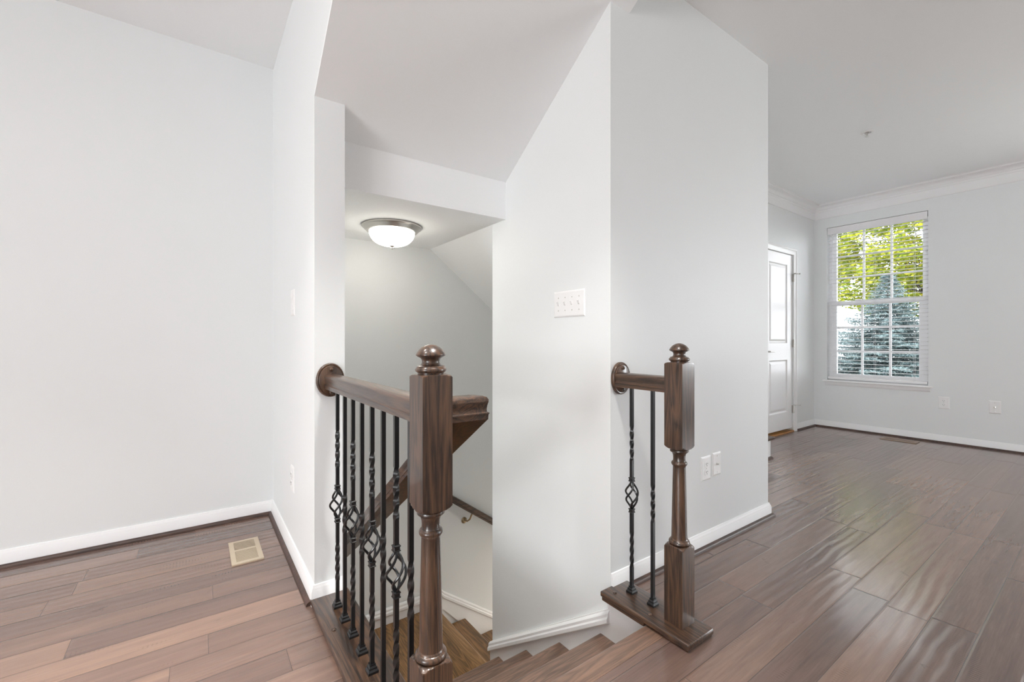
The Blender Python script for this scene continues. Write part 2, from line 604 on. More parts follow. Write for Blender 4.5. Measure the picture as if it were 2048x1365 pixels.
base('back', [(X0, YB, 0), (XL, YB, 0)])
shoe('trim_1', [(X0, YB, 0), (XL, YB, 0)])
base('partition', [(XL, YB, 0), (XL, YE, 0), (XL2, YE, 0)])
shoe('trim_2', [(XL, YB, 0), (XL, YE + 0.0, 0)])
base('core', [(XS + 0.002, YW, 0), (XR, YW, 0), (XR, YS, 0)])
shoe('trim_3', [(1.494, YW, 0), (XR, YW, 0), (XR, YS, 0)])
base('door', [(5.727, YD, 0), (XW, YD, 0)])
shoe('trim_4', [(5.727, YD, 0), (XW, YD, 0)])
base('window', [(XW, YD, 0), (XW, Y0, 0)])
shoe('trim_5', [(XW, YD, 0), (XW, Y0, 0)])
CROWN = [(0, -0.165), (0.007, -0.165), (0.011, -0.158), (0.011, -0.078), (0.016, -0.073), (0.018, -0.058), (0.026, -0.053), (0.029, -0.046), (0.040, -0.034),
         (0.056, -0.024), (0.074, -0.018), (0.083, -0.012), (0.085, -0.005), (0.096, -0.003), (0.098, 0), (0, 0)]
struct('trim_6', MB().sweep(CROWN, [(XR, YD, ZC), (XW, YD, ZC), (XW, Y0, ZC)]), TRIM, 30)

# skirt boards and their cap mouldings along the stairs
CAP = [(0, -0.054), (0.014, -0.054), (0.018, -0.048), (0.018, -0.032), (0.012, -0.024), (0.012, -0.012), (0.006, -0.004), (0, 0)]
CAPR = [(-u, w) for u, w in CAP]
SK = 0.705
ys0, ys1 = YW + 0.0, YS
zs0 = -0.061
zs1 = zs0 - SK * (ys1 - ys0)
struct('trim_7', MB().prism([(1.03, -0.03), (YW, -0.03), (YW, zs0), (ys1, zs1), (ys1, zs1 - 0.6), (1.03, -0.62)], 'X', XS - 0.016, XS), TRIM)
struct('trim_8', MB().sweep([(-u - 0.010, w) for u, w in CAP], [(XS - 0.006, ys0 - 0.01, zs0), (XS - 0.006, ys1 + 0.002, zs1)]), TRIM, 30)
# far wall: level base on the landing, then down along the lower flight
LZ = -0.9125
xk, SK2 = 1.505, 0.715
zk = -0.80
struct('trim_9', MB().prism([(XL2, LZ), (xk, LZ - 0.05), (2.74, LZ - 0.05 - SK2 * (2.74 - xk) - 0.45), (2.74, zk - 0.04 - SK2 * (2.74 - xk)), (xk, zk - 0.04), (XL2, zk - 0.04)], 'Y', YFAR - 0.013, YFAR), TRIM)
struct('trim_10', MB().sweep([(u, w) for u, w in CAP], [(XL2, YFAR - 0.006, zk), (xk - 0.02, YFAR - 0.006, zk), (xk, YFAR - 0.006, zk - 0.025), (2.74, YFAR - 0.006, zk - 0.025 - SK2 * (2.74 - xk))]), TRIM, 30)

# ------------------------------------------------------------------ door

def door_leaf():
    m = MB()
    y0, y1 = YD + 0.012, YD + 0.047
    x0, x1, z0, z1 = DX0 + 0.003, DX1 - 0.003, 0.040, DZ - 0.003
    P = [(x0 + 0.125, x1 - 0.125, 0.235, 0.835), (x0 + 0.125, x1 - 0.125, 1.025, 1.925)]
    # stiles, rails around two raised panels
    m.box(x0, P[0][0], y0, y1, z0, z1)
    m.box(P[0][1], x1, y0, y1, z0, z1)
    m.box(P[0][0], P[0][1], y0, y1, z0, P[0][2])
    m.box(P[0][0], P[0][1], y0, y1, P[0][3], P[1][2])
    m.box(P[0][0], P[0][1], y0, y1, P[1][3], z1)
    for a, b, c, d in P:
        ring = [(0, y0), (0.012, y0 + 0.010), (0.020, y0 + 0.011), (0.045, y0 + 0.003)]
        v = []
        for t, y in ring:
            v += [(a + t, y, c + t), (b - t, y, c + t), (b - t, y, d - t), (a + t, y, d - t)]
        f = [(12, 13, 14, 15)]
        for i in range(3):
            for k in range(4):
                f.append((i * 4 + k, i * 4 + (k + 1) % 4, i * 4 + 4 + (k + 1) % 4, i * 4 + 4 + k))
        m.add(v, f)
        m.box(a, b, y0 + 0.02, y1, c, d)
    return m


door = struct('door_1', door_leaf(), TRIM)
m = MB()
hx = DX0 + 0.065
m.lathe([(0.026, 0), (0.026, 0.006), (0.020, 0.009), (0.009, 0.011), (0.009, 0.045), (0.007, 0.048)], (hx, YD + 0.012, 0.935), 20, M=Matrix.Rotation(pi / 2, 3, 'X'))
m.tube([(hx, YD - 0.030, 0.935), (hx + 0.03, YD - 0.034, 0.936), (hx + 0.075, YD - 0.032, 0.934), (hx + 0.10, YD - 0.030, 0.931)], [0.008, 0.0075, 0.006, 0.004], 10)
obj('door_lever', m, NICKEL, door, smooth=40)
for k, z in enumerate((1.785, 1.02, 0.255)):
    m = MB()
    m.lathe([(0.0065, -0.045), (0.0075, -0.045), (0.0075, 0.045), (0.004, 0.05)], (DX1 + 0.004, YD - 0.004, z), 12)
    m.box(DX1 - 0.016, DX1 + 0.022, YD + 0.004, YD + 0.0105, z - 0.044, z + 0.044)
    h = obj('hinge', m, NICKEL, door, smooth=40)
    if k != 1:
        m = MB()
        m.tube([(DX1 + 0.004, YD - 0.004, z + 0.05), (DX1 - 0.03, YD - 0.035, z + 0.05)], 0.004, 8)
        m.tube([(DX1 + 0.004, YD - 0.004, z + 0.05), (DX1 + 0.05, YD - 0.045, z + 0.048)], 0.004, 8)
        m.lathe([(0.008, 0), (0.008, 0.008), (0.004, 0.012)], (DX1 + 0.05, YD - 0.045, z + 0.048), 10, M=Matrix.Rotation(pi / 2, 3, 'X'))
        obj('hinge_stop', m, NICKEL, h, smooth=40)
# casing around it
CAS = [(0, 0), (0.072, 0), (0.072, 0.014), (0.062, 0.018), (0.050, 0.018), (0.040, 0.012), (0.014, 0.010), (0.006, 0.007), (0, 0.006)]


def casing(x0, x1, z1, y):
    m = MB()
    n = len(CAS)
    pts = [(x0, 0, -1, 0), (x0, z1, -1, 1), (x1, z1, 1, 1), (x1, 0, 1, 0)]
    v, f = [], []
    for px, pz, sx, sz in pts:
        for u, w in CAS:
            v.append((px + sx * u, y - w, pz + sz * u))
    for i in range(3):
        for k in range(n):
            f.append((i * n + k, i * n + (k + 1) % n, (i + 1) * n + (k + 1) % n, (i + 1) * n + k))
    f += [tuple(range(n)), tuple(range(3 * n, 4 * n))]
    return m.add(v, f)


struct('trim_11', casing(DX0 - 0.004, DX1 + 0.004, DZ + 0.002, YD), TRIM, 30)
struct('trim_12', MB().box(DX0, DX1, YD - 0.012, YD + 0.09, -0.002, 0.012, 0.004), THRESH)
struct('wall_closet', MB().box(DX0 - 0.1, DX1 + 0.1, YD + 0.125, YD + 0.16, -0.03, 2.2), WALL)

# ------------------------------------------------------------------ window
m = MB()
xf0, xf1 = XW + 0.075, XW + 0.15
m.box(xf0, xf1, WY0, WY0 + 0.028, WZ0, WZ1)
m.box(xf0, xf1, WY1 - 0.028, WY1, WZ0, WZ1)
m.box(xf0, xf1, WY0 + 0.028, WY1 - 0.028, WZ1 - 0.03, WZ1)
m.box(xf0, xf1, WY0 + 0.028, WY1 - 0.028, WZ0, WZ0 + 0.035)
win = struct('window_1', m, VINYL)


def sash(x0, x1, y0, y1, z0, z1, gy0, gy1, gz0, gz1, my, mz):
    m = MB()
    m.box(x0, x1, y0, gy0, z0, z1)
    m.box(x0, x1, gy1, y1, z0, z1)
    m.box(x0, x1, gy0, gy1, z0, gz0)
    m.box(x0, x1, gy0, gy1, gz1, z1)
    xm = (x0 + x1) / 2
    for y in my:
        m.box(xm - 0.006, xm + 0.006, y - 0.011, y + 0.011, gz0, gz1)
    for z in mz:
        m.box(xm - 0.0055, xm + 0.0055, gy0, gy1, z - 0.011, z + 0.011)
    return m


up = obj('upper_sash', sash(XW + 0.112, XW + 0.140, WY0 + 0.028, WY1 - 0.028, 1.478, WZ1 - 0.03, 1.272, 2.056, 1.527, 2.36, (1.536, 1.79), (1.81, 2.07)), VINYL, win)
obj('glass', MB().box(XW + 0.1255, XW + 0.1265, 1.27, 2.058, 1.525, 2.362), GLASS, up)
lo = obj('lower_sash', sash(XW + 0.080, XW + 0.108, WY0 + 0.028, WY1 - 0.028, WZ0 + 0.035, 1.525, 1.296, 2.045, 0.656, 1.474, (1.540, 1.797), (0.929, 1.208)), VINYL, win)
obj('glass', MB().box(XW + 0.0935, XW + 0.0945, 1.294, 2.047, 0.654, 1.476), GLASS, lo)
obj('sash_lock', MB().box(XW + 0.070, XW + 0.10, 1.80, 1.86, 1.525, 1.543, 0.003), VINYL, lo)
m = MB().box(XW - 0.042, XW + 0.08, 1.172, 2.156, WZ0 - 0.016, WZ0 + 0.006, 0.006, 3)
obj('window_sill', m, TRIM, win, smooth=40)
obj('apron', MB().prism([(XW, 0.559), (XW - 0.016, 0.559), (XW - 0.014, 0.548), (XW - 0.012, 0.53), (XW - 0.006, 0.517), (XW, 0.514)], 'Y', 1.19, 2.138), TRIM, win)

bl = thing('window_blind', 'white slatted blind lowered over the window, its slats turned open', 'blind', (XW + 0.034, (WY0 + WY1) / 2, 2.42))
oy = (WY0 + WY1) / 2
by0, by1 = 1.212 - oy, 2.116 - oy
obj('valance', MB().box(-0.036, -0.027, by0, by1, 2.338 - 2.42, 2.420 - 2.42, 0.003), SLAT, bl)
obj('headrail', MB().box(-0.025, 0.028, by0 + 0.004, by1 - 0.004, 2.375 - 2.42, 2.418 - 2.42), SLAT, bl)
m = MB()
nsl = 38
for k in range(nsl):
    z = 2.320 - k * 0.0440 - 2.42
    pr = []
    for i in range(7):
        t = i / 6 - 0.5
        pr.append((t * 0.049, z + 0.0022 * (1 - (2 * t) ** 2)))
    pr2 = [(a, b - 0.0020) for a, b in reversed(pr)]
    m.prism(pr + pr2, 'Y', by0 + 0.004, by1 - 0.004)
obj('slats', m, SLAT, bl, smooth=30)
obj('bottom_rail', MB().box(-0.026, 0.026, by0 + 0.003, by1 - 0.003, 0.592 - 2.42, 0.620 - 2.42, 0.004), SLAT, bl)
for yy in (by0 + 0.11, (by0 + by1) / 2, by1 - 0.11):
    for xx in (-0.026, 0.026):
        obj('ladder_cord', MB().box(xx - 0.0008, xx + 0.0008, yy - 0.001, yy + 0.001, 0.61 - 2.42, 2.38 - 2.42), CORD, bl)


def simple_window(name, x0, x1, y0, y1, z0, z1, n):
    m = MB()
    ax = 'X' if (x1 - x0) < (y1 - y0) else 'Y'
    if ax == 'X':
        w = (y1 - y0) / n
        for i in range(n + 1):
            c = min(max(y0 + i * w, y0 + 0.03), y1 - 0.03)
            m.box(x0, x1, c - 0.03, c + 0.03, z0, z1)
        for z in (z0, z1 - 0.06):
            m.box(x0, x1, y0, y1, z, z + 0.06)
    else:
        w = (x1 - x0) / n
        for i in range(n + 1):
            c = min(max(x0 + i * w, x0 + 0.03), x1 - 0.03)
            m.box(c - 0.03, c + 0.03, y0, y1, z0, z1)
        for z in (z0, z1 - 0.06):
            m.box(x0, x1, y0, y1, z, z + 0.06)
    return struct(name, m, VINYL)


simple_window('window_added', XW + 0.06, XW + 0.12, VY0, VY1, VZ0, VZ1, 2)  # unseen window, added to let light into the right room
simple_window('door_2', X0 - 0.09, X0 - 0.04, -2.82, -0.58, 0, 2.06, 2)

# ------------------------------------------------------------------ staircase
st = thing('staircase', 'dark oak stairs going down between the two railings to a landing and turning right', 'staircase', (0.95, 1.04, 0))
ox, oy = 0.95, 1.04
RISE = 0.1825
NOSE = [1.040, 1.300, 1.560, 1.817, 2.072]


def board(a, b, z, th, nose):
    """side outline of a tread from its back edge a to its rounded front edge b"""
    s = 1 if b > a else -1
    rr = th / 2
    pts = [(a, z - th), (a, z)]
    for k in range(0, 7):
        t = pi / 2 - k * pi / 6
        pts.append((b - s * rr + s * rr * cos(t), z - rr + rr * sin(t)))
    return pts


x0, x1 = XL2 - ox + 0.001, XS - 0.016 - ox - 0.001
obj('landing_nosing', MB().prism([(p - oy, z) for p, z in board(0.956, NOSE[0], 0.0, 0.027, 1)], 'X', x0 - 0.018, x1 + 0.0), TREADX, st, smooth=40)
for k in range(1, 5):
    obj('tread', MB().prism([(p - oy, z) for p, z in board(NOSE[k - 1] - 0.032, NOSE[k], -RISE * k, 0.027, 1)], 'X', x0, x1), TREADX, st, smooth=40)
for k in range(0, 5):
    obj('riser', MB().box(x0, x1, NOSE[k] - 0.046 - oy, NOSE[k] - 0.032 - oy, -RISE * (k + 1) + 0.0005, -RISE * k - 0.0275), TRIM, st)
LN = [1.445, 1.695, 1.945, 2.195, 2.445]
obj('landing_floor', MB().box(x0, 1.36 - ox, NOSE[4] - 0.032 - oy, YFAR - 0.014 - oy, LZ - 0.02, LZ), TREADY, st)
obj('landing_nosing', MB().prism([(p - ox, z) for p, z in board(1.3605, LN[0], LZ, 0.027, 1)], 'Y', YS + 0.002 - oy, YFAR - 0.014 - oy), NOSEY, st, smooth=40)
for k in range(1, 5):
    obj('tread', MB().prism([(p - ox, z) for p, z in board(LN[k - 1] - 0.032, LN[k], LZ - RISE * k, 0.027, 1)], 'Y', YS + 0.002 - oy, YFAR - 0.014 - oy), TREADY, st, smooth=40)
for k in range(0, 5):
    obj('riser', MB().box(LN[k] - 0.046 - ox, LN[k] - 0.032 - ox, YS + 0.002 - oy, YFAR - 0.014 - oy, LZ - RISE * (k + 1) + 0.0005, LZ - RISE * k - 0.0275), TRIM, st)

# ------------------------------------------------------------------ railings
HW = 0.0372
TURN = [(0.0526, 0.302), (0.0480, 0.307), (0.0425, 0.3105), (0.037, 0.3122), (0.028, 0.3128), (0.029, 0.3135), (0.0335, 0.3142), (0.0360, 0.3165), (0.0368, 0.3195), (0.0360, 0.3235),
        (0.0335, 0.327), (0.0305, 0.3285), (0.0300, 0.3315), (0.0278, 0.334), (0.0272, 0.345), (0.0262, 0.40), (0.0246, 0.48), (0.0230, 0.55), (0.0220, 0.592), (0.0225, 0.5955),
        (0.0250, 0.5985), (0.0272, 0.602), (0.0278, 0.6055), (0.0270, 0.609), (0.0245, 0.612), (0.0222, 0.6135), (0.0212, 0.6165), (0.0210, 0.625), (0.0216, 0.633), (0.0235, 0.640),
        (0.0262, 0.6445), (0.0295, 0.6465), (0.0320, 0.649), (0.0325, 0.652), (0.0315, 0.655), (0.0290, 0.657), (0.0285, 0.6585), (0.037, 0.6592), (0.0425, 0.6610), (0.0480, 0.6645), (0.0526, 0.6695)]
TOP = [(0.0526, 0.9665), (0.0490, 0.9695), (0.0440, 0.9713), (0.038, 0.9722), (0.0372, 0.9723), (0.0305, 0.9725)]
FIN = [(0.0300, 0.9722), (0.0305, 0.9765), (0.0325, 0.9775), (0.0352, 0.9795), (0.0363, 0.9830), (0.0352, 0.9868), (0.0325, 0.9890), (0.0320, 0.9915), (0.0290, 0.9925), (0.0235, 0.9945), (0.0208, 0.9985),
       (0.0204, 1.0030), (0.0215, 1.0075), (0.0245, 1.0105), (0.0290, 1.0130), (0.0335, 1.0155), (0.0346, 1.0172), (0.0340, 1.0195), (0.0315, 1.0240), (0.0270, 1.0300), (0.0205, 1.0355), (0.0120, 1.0398), (0.005, 1.0415), (0.0005, 1.0418)]
newel_me = MB().lathe([(0.0526, 0.0302), (0.0526, 0.16), (0.0526, 0.3005)] + TURN + [(0.0526, 0.6702), (0.0526, 0.81), (0.0526, 0.966)] + TOP, n=64, lim=HW).mesh('newel_post', OAKZ, 32)
fin_me = MB().lathe(FIN, n=40).mesh('finial', OAKZ, 50)
RAIL = [(-0.029, 0), (0.029, 0), (0.0295, 0.012), (0.0312, 0.0135), (0.0312, 0.016), (0.0268, 0.0185), (0.0262, 0.024), (0.0272, 0.033), (0.0296, 0.043), (0.0296, 0.049), (0.0262, 0.0545), (0.018, 0.0575), (0.006, 0.059)]
RAIL = RAIL + [(-u, w) for u, w in reversed(RAIL[2:])]
RZ = 0.858                                            # underside of the level rails


def twisted(z0, z1, turns, h, n=30):
    return [(z0 + (z1 - z0) * i / n, turns * 2 * pi * i / n) for i in range(n + 1)]


def bar(seq, h):
    """square bar along Z; seq of (z, angle)"""
    m = MB()
    v, f = [], []
    for z, a in seq:
        for k in range(4):
            t = a + pi / 4 + k * pi / 2
            v.append((h * 1.4142 * cos(t), h * 1.4142 * sin(t), z))
    for i in range(len(seq) - 1):
        for k in range(4):
            f.append((4 * i + k, 4 * i + (k + 1) % 4, 4 * i + 4 + (k + 1) % 4, 4 * i + 4 + k))
    f += [(3, 2, 1, 0), tuple(range(4 * len(seq) - 4, 4 * len(seq)))]
    return m.add(v, f)


HB = 0.0061
ZB0, ZB1 = 0.0305, RZ + 0.002
seq = [(ZB0, 0)] + twisted(0.348, 0.497, 1.0, HB) + [(ZB1, 2 * pi)]
twist_me = bar(seq, HB).mesh('baluster', IRON, 28)
m = bar([(ZB0, 0)] + twisted(0.130, 0.277, 1.0, HB) + [(0.372, 2 * pi)], HB)
m2 = bar([(0.479, 0)] + twisted(0.564, 0.710, 1.0, HB) + [(ZB1, 2 * pi)], HB)
m.add(m2.v, m2.f)
basket_bar_me = m.mesh('baluster', IRON, 28)
m = MB()
for k in range(4):
    pts, rr = [], []
    for i in range(17):
        t = i / 16
        rad = 0.0045 + 0.0225 * sin(pi * t) ** 1.25
        a = k * pi / 2 + t * 1.0 * pi
        pts.append((rad * cos(a), rad * sin(a), 0.372 + 0.107 * t))
    m.tube(pts, 0.0039, 7)
basket_me = m.mesh('basket', IRON, 50)
m = MB()
for z in (0.0,):
    m.box(-0.0088, 0.0088, -0.0088, 0.0088, z, z + 0.019, 0.002, 1)
    m.box(-0.0102, 0.0102, -0.0102, 0.0102, z + 0.0015, z + 0.005, 0.001, 1)
    m.box(-0.0102, 0.0102, -0.0102, 0.0102, z + 0.014, z + 0.0175, 0.001, 1)
collar_me = m.mesh('collar', IRON)


def frus(m, h0, z0, h1, z1):
    v = [(sx * h, sy * h, z) for h, z in ((h0, z0), (h1, z1)) for sx, sy in ((-1, -1), (1, -1), (1, 1), (-1, 1))]
    m.add(v, [(0, 1, 5, 4), (1, 2, 6, 5), (2, 3, 7, 6), (3, 0, 4, 7), (3, 2, 1, 0), (4, 5, 6, 7)])


m = MB()
frus(m, 0.0160, 0.0301, 0.0160, 0.0375)
frus(m, 0.0160, 0.0375, 0.0118, 0.0425)
frus(m, 0.0120, 0.0425, 0.0120, 0.0475)
frus(m, 0.0120, 0.0475, 0.0086, 0.0515)
frus(m, 0.0088, 0.0515, 0.0088, 0.0570)
shoe_me = m.mesh('shoe', IRON)


def baluster(parent, x, y, kind):
    b = obj('baluster', basket_bar_me if kind else twist_me, None, parent, (x, y, 0))
    obj('shoe', shoe_me, None, b)
    if kind:
        obj('basket', basket_me, None, b)
        obj('collar', collar_me, None, b, (0, 0, 0.353))
        obj('collar', collar_me, None, b, (0, 0, 0.479))


def plate(m, x0, x1, y0, y1):
    m.box(x0, x1, y0, y1, 0.008, 0.030, 0.006, 3)


def rosette(parent, x, y):
    """oval wall plate at the end of a rail, facing -Y"""
    m = MB()
    v, f = [], []
    n = 40
    prof = [(1.0, 0.0), (1.0, 0.008), (0.975, 0.0125), (0.93, 0.0145), (0.86, 0.0135), (0.84, 0.0165), (0.80, 0.018), (0.0, 0.018)]
    for s, d in prof[:-1]:
        for k in range(n):
            a = 2 * pi * k / n
            v.append((x + 0.0545 * s * cos(a), y - d, 0.8925 + 0.0685 * s * sin(a)))
    for i in range(len(prof) - 2):
        for k in range(n):
            f.append((i * n + k, i * n + (k + 1) % n, (i + 1) * n + (k + 1) % n, (i + 1) * n + k))
    f.append(tuple(range((len(prof) - 2) * n, (len(prof) - 1) * n)))
    f.append(tuple(range(n)))
    m.add(v, f)
    ro = obj('rosette', m, OAKZ, parent, smooth=35)
    for z in (0.8925 + 0.044, 0.8925 - 0.048):
        m = MB().lathe([(0.0075, 0), (0.0075, 0.004), (0.005, 0.007), (0.001, 0.0078)], (x, y - 0.018, z), 14, M=Matrix.Rotation(pi / 2, 3, 'X'))
        obj('plug', m, OAKX, ro, smooth=60)


# long railing on the left, from the partition end to the newel at the stair head
lx, ly = 0.4455, 0.948
ra = thing('stair_railing', 'long railing of eight black iron balusters from the wall end to an oak newel', 'railing', (lx, ly, 0))
P = lambda x, y: (x - lx, y - ly)
obj('newel_post', newel_me, None, ra, (0, 0, 0))
obj('finial', fin_me, None, ra.children[0], (0, 0, 0))
m = MB()
plate(m, 0.365 - lx, 0.511 - lx, 0.852 - ly, YE - 0.0005 - ly)
pl = obj('shoe_plate', m, OAKY, ra, smooth=40)
obj('fillet', MB().box(0.369 - lx, 0.507 - lx, 0.858 - ly, YE - ly - 0.0005, 0.0005, 0.0085), OAKY, pl)
for (x, y) in ((0.394, 1.630), (0.425, 1.305), (0.395, 1.01)):
    obj('plug', MB().lathe([(0.0075, 0.0295), (0.0078, 0.0325), (0.005, 0.0345), (0.001, 0.035)], (x - lx, y - ly, 0), 14), OAKX, pl, smooth=60)
obj('handrail', MB().sweep(RAIL, [(0, YE - 0.016 - ly, RZ), (-0.003 + 0.0, HW - 0.002, RZ)]), OAKY, ra, smooth=40)
rosette(ra, 0.441 - lx, YE - ly - 0.0005)
for k, y in enumerate((1.765, 1.662, 1.560, 1.458, 1.356, 1.256, 1.154, 1.054)):
    baluster(ra, 0.440 - lx, y - ly, k % 2 == 0)
# stair rail: short return off the newel, then down along the flight
m = MB().sweep(RAIL, [(HW - 0.003, 0, RZ - 0.001), (0.1115, 0, RZ - 0.001), (0.1115, 2.36 - ly, RZ - 0.001 - 0.70 * (2.36 - ly - 0.03))])
sr = obj('stair_rail', m, OAKY, ra, smooth=40)
m = MB()
v = []
for k in range(20):
    a = 2 * pi * k / 20
    v.append((0.072 + 0.0085 * cos(a), 0.004 + 0.0085 * sin(a), RZ - 0.0022))
m.add(v, [tuple(range(20))])
obj('plug', m, OAKX, sr)

# short railing on the right
rx, ry = 1.4282, 0.948
rb = thing('stair_railing', 'short railing of two black iron balusters between the wall corner and an oak newel', 'railing', (rx, ry, 0))
nw = obj('newel_post', newel_me, None, rb, (0, 0, 0))
obj('finial', fin_me, None, nw, (0, 0, 0))
m = MB()
plate(m, 1.337 - rx, 1.493 - rx, 0.852 - ry, YW - 0.0005 - ry)
pl = obj('shoe_plate', m, OAKY, rb, smooth=40)
m = MB()
m.box(1.345 - rx, 1.488 - rx, 0.858 - ry, 0.954 - ry, 0.0005, 0.0085)
m.box(1.402 - rx, 1.488 - rx, 0.954 - ry, YW - ry - 0.0005, 0.0005, 0.0085)
m.box(1.347 - rx, 1.3845 - rx, 1.0 - ry + 0.042, YW - ry - 0.0005, -0.012, 0.0085, 0.004, 2)
obj('fillet', m, OAKY, pl, smooth=40)
for (x, y) in ((1.374, 1.205), (1.372, 1.035)):
    obj('plug', MB().lathe([(0.0075, 0.0295), (0.0078, 0.0325), (0.005, 0.0345), (0.001, 0.035)], (x - rx, y - ry, 0), 14), OAKX, pl, smooth=60)
obj('handrail', MB().sweep(RAIL, [(1.440 - rx, YW - 0.016 - ry, RZ + 0.002), (0.0, HW - 0.002, RZ + 0.002)]), OAKY, rb, smooth=40)
rosette(rb, 1.458 - rx, YW - ry - 0.0005)
baluster(rb, 1.434 - rx, 1.168 - ry, True)
baluster(rb, 1.432 - rx, 1.065 - ry, False)

# wall-mounted handrail over the lower flight
hx0, hz0 = 1.43, -0.055
wr = thing('wall_handrail', 'dark handrail on brackets sloping down the far stairwell wall', 'handrail', (1.66, YFAR, -0.30))
m = MB()
WR = [(u * 0.82, w - 0.030) for u, w in RAIL]
ya = YFAR - 0.062 - YFAR
za = -0.1335
SLP = 0.708
m.sweep(WR, [(1.40 - 1.66, ya, za - SLP * (1.40 - 1.557) + 0.30), (2.70 - 1.66, ya, za - SLP * (2.70 - 1.557) + 0.30)])
obj('rail', m, OAKX, wr, smooth=40)
for xb in (1.690, 2.55):
    zb = za - SLP * (xb - 1.557) - 0.113 + 0.30
    xx = xb - 1.66
    m = MB()
    m.lathe([(0.024, 0), (0.024, 0.004), (0.018, 0.009), (0.010, 0.012)], (xx - 0.004, -0.0005, zb), 20, M=Matrix.Rotation(pi / 2, 3, 'X'))
    m.tube([(xx - 0.004, -0.01, zb), (xx + 0.004, -0.035, zb + 0.002), (xx + 0.016, -0.055, zb + 0.02), (xx + 0.030, -0.062, zb + 0.058)], 0.0065, 10)
    obj('bracket', m, BRASS, wr, smooth=50)

# ------------------------------------------------------------------ landing light
lc = (0.94, 2.53, ZL)
la = thing('ceiling_light', 'lit flush ceiling light with nickel pan and white glass bowl above the stair landing', 'ceiling light', lc)
obj('pan', MB().lathe([(0.05, -0.0005), (0.170, -0.0005), (0.1715, -0.004), (0.170, -0.010), (0.160, -0.016), (0.158, -0.021), (0.150, -0.026), (0.147, -0.033), (0.138, -0.037), (0.128, -0.036)], n=48), NICKEL, la, smooth=40)
dome = []
for k in range(0, 15):
    t = k / 14 * pi / 2
    dome.append((0.131 * cos(t) ** 0.75 if k < 14 else 0.004, -0.034 - 0.083 * sin(t)))
obj('glass_bowl', MB().lathe(dome, n=48), DOME, la, smooth=60)
obj('finial', MB().lathe([(0.016, -0.1165), (0.015, -0.119), (0.008, -0.1225), (0.005, -0.125), (0.0075, -0.129), (0.0065, -0.133), (0.002, -0.1365)], n=20), NICKEL, la, smooth=50)


# ------------------------------------------------------------------ switches, outlets, vents, sprinkler
def wplate(m, w, h, d=0.006):
    """cover plate in the X-Z plane, front facing -Y"""
    pr = [(1.0, 0.0), (1.0, -d * 0.4), (1 - 0.004 / w * 2, -d * 0.85), (1 - 0.008 / w * 2, -d)]
    v = []
    for i, (s, y) in enumerate(pr):
        e = (1 - s) * w / 2
        a, b = w / 2 - e, h / 2 - e
        v += [(-a, y, -b), (a, y, -b), (a, y, b), (-a, y, b)]
    f = [(12, 13, 14, 15), (3, 2, 1, 0)]
    for i in range(3):
        for k in range(4):
            f.append((i * 4 + k, i * 4 + (k + 1) % 4, i * 4 + 4 + (k + 1) % 4, i * 4 + 4 + k))
    m.add(v, f)


FACE = {'-Y': 0.0, '-X': -pi / 2}


def screw(parent, x, z, y=-0.006):
    obj('screw', MB().lathe([(0.0033, 0), (0.0030, 0.0008), (0.001, 0.0011)], (x, y, z), 10, M=Matrix.Rotation(pi / 2, 3, 'X')), NICKEL, parent)


def duplex(label, loc, face, w=0.085, h=0.122):
    o = thing('power_outlet', label, 'outlet', loc, FACE[face])
    m = MB()
    wplate(m, w, h)
    obj('cover_plate', m, WHITEPL, o)
    for s in (1, -1):
        zc = s * 0.0205
        m = MB()
        n = 24
        v = []
        for y in (-0.0055, -0.0085):
            for k in range(n):
                a = 2 * pi * k / n
                v.append((max(-0.0165, min(0.0165, 0.019 * cos(a))), y, zc + 0.0155 * sin(a)))
        m.add(v, [tuple(range(n, 2 * n)), tuple(range(n - 1, -1, -1))] + [(k, (k + 1) % n, n + (k + 1) % n, n + k) for k in range(n)])
        rc = obj('receptacle', m, WHITEPL, o)
        m = MB()
        m.box(-0.0075, -0.0055, -0.0092, -0.0084, zc - 0.001, zc + 0.008)
        m.box(0.0055, 0.0075, -0.0092, -0.0084, zc + 0.0005, zc + 0.0075)
        m.lathe([(0.0024, 0), (0.0024, 0.0008)], (0, -0.0084, zc - 0.0065), 10, M=Matrix.Rotation(pi / 2, 3, 'X'))
        obj('slots', m, GREYPL, rc)
    screw(o, 0, 0)
    return o


def cable(label, loc, face, w=0.080, h=0.120):
    o = thing('cable_jack', label, 'wall jack', loc, FACE[face])
    m = MB()
    wplate(m, w, h)
    obj('cover_plate', m, WHITEPL, o)
    m = MB()
    m.lathe([(0.0075, 0), (0.0075, 0.003), (0.0048, 0.0032), (0.0048, 0.011), (0.0035, 0.0112)], (0, -0.0058, 0), 14, M=Matrix.Rotation(pi / 2, 3, 'X'))
    obj('connector', m, NICKEL, o, smooth=40)
    for z in (0.042, -0.042):
        screw(o, 0, z)
    return o


duplex('white duplex outlet low on the wall behind the short railing, beside a cable plate', (2.112, YW, 0.400), '-Y', 0.087, 0.121)
cable('white cable jack plate just right of the outlet behind the short railing', (2.213, YW, 0.407), '-Y', 0.078, 0.118)
duplex('white duplex outlet low on the window wall, just below the window sill corner', (XW, 1.087, 0.414), '-X', 0.088, 0.124)
cable('white cable jack plate low on the window wall, farther from the window than the outlet', (XW, 0.731, 0.412), '-X', 0.080, 0.124)
duplex('white outlet low on the narrow wall face beside the tan floor vent', (XL, 2.365, 0.380), '-X', 0.078, 0.122)

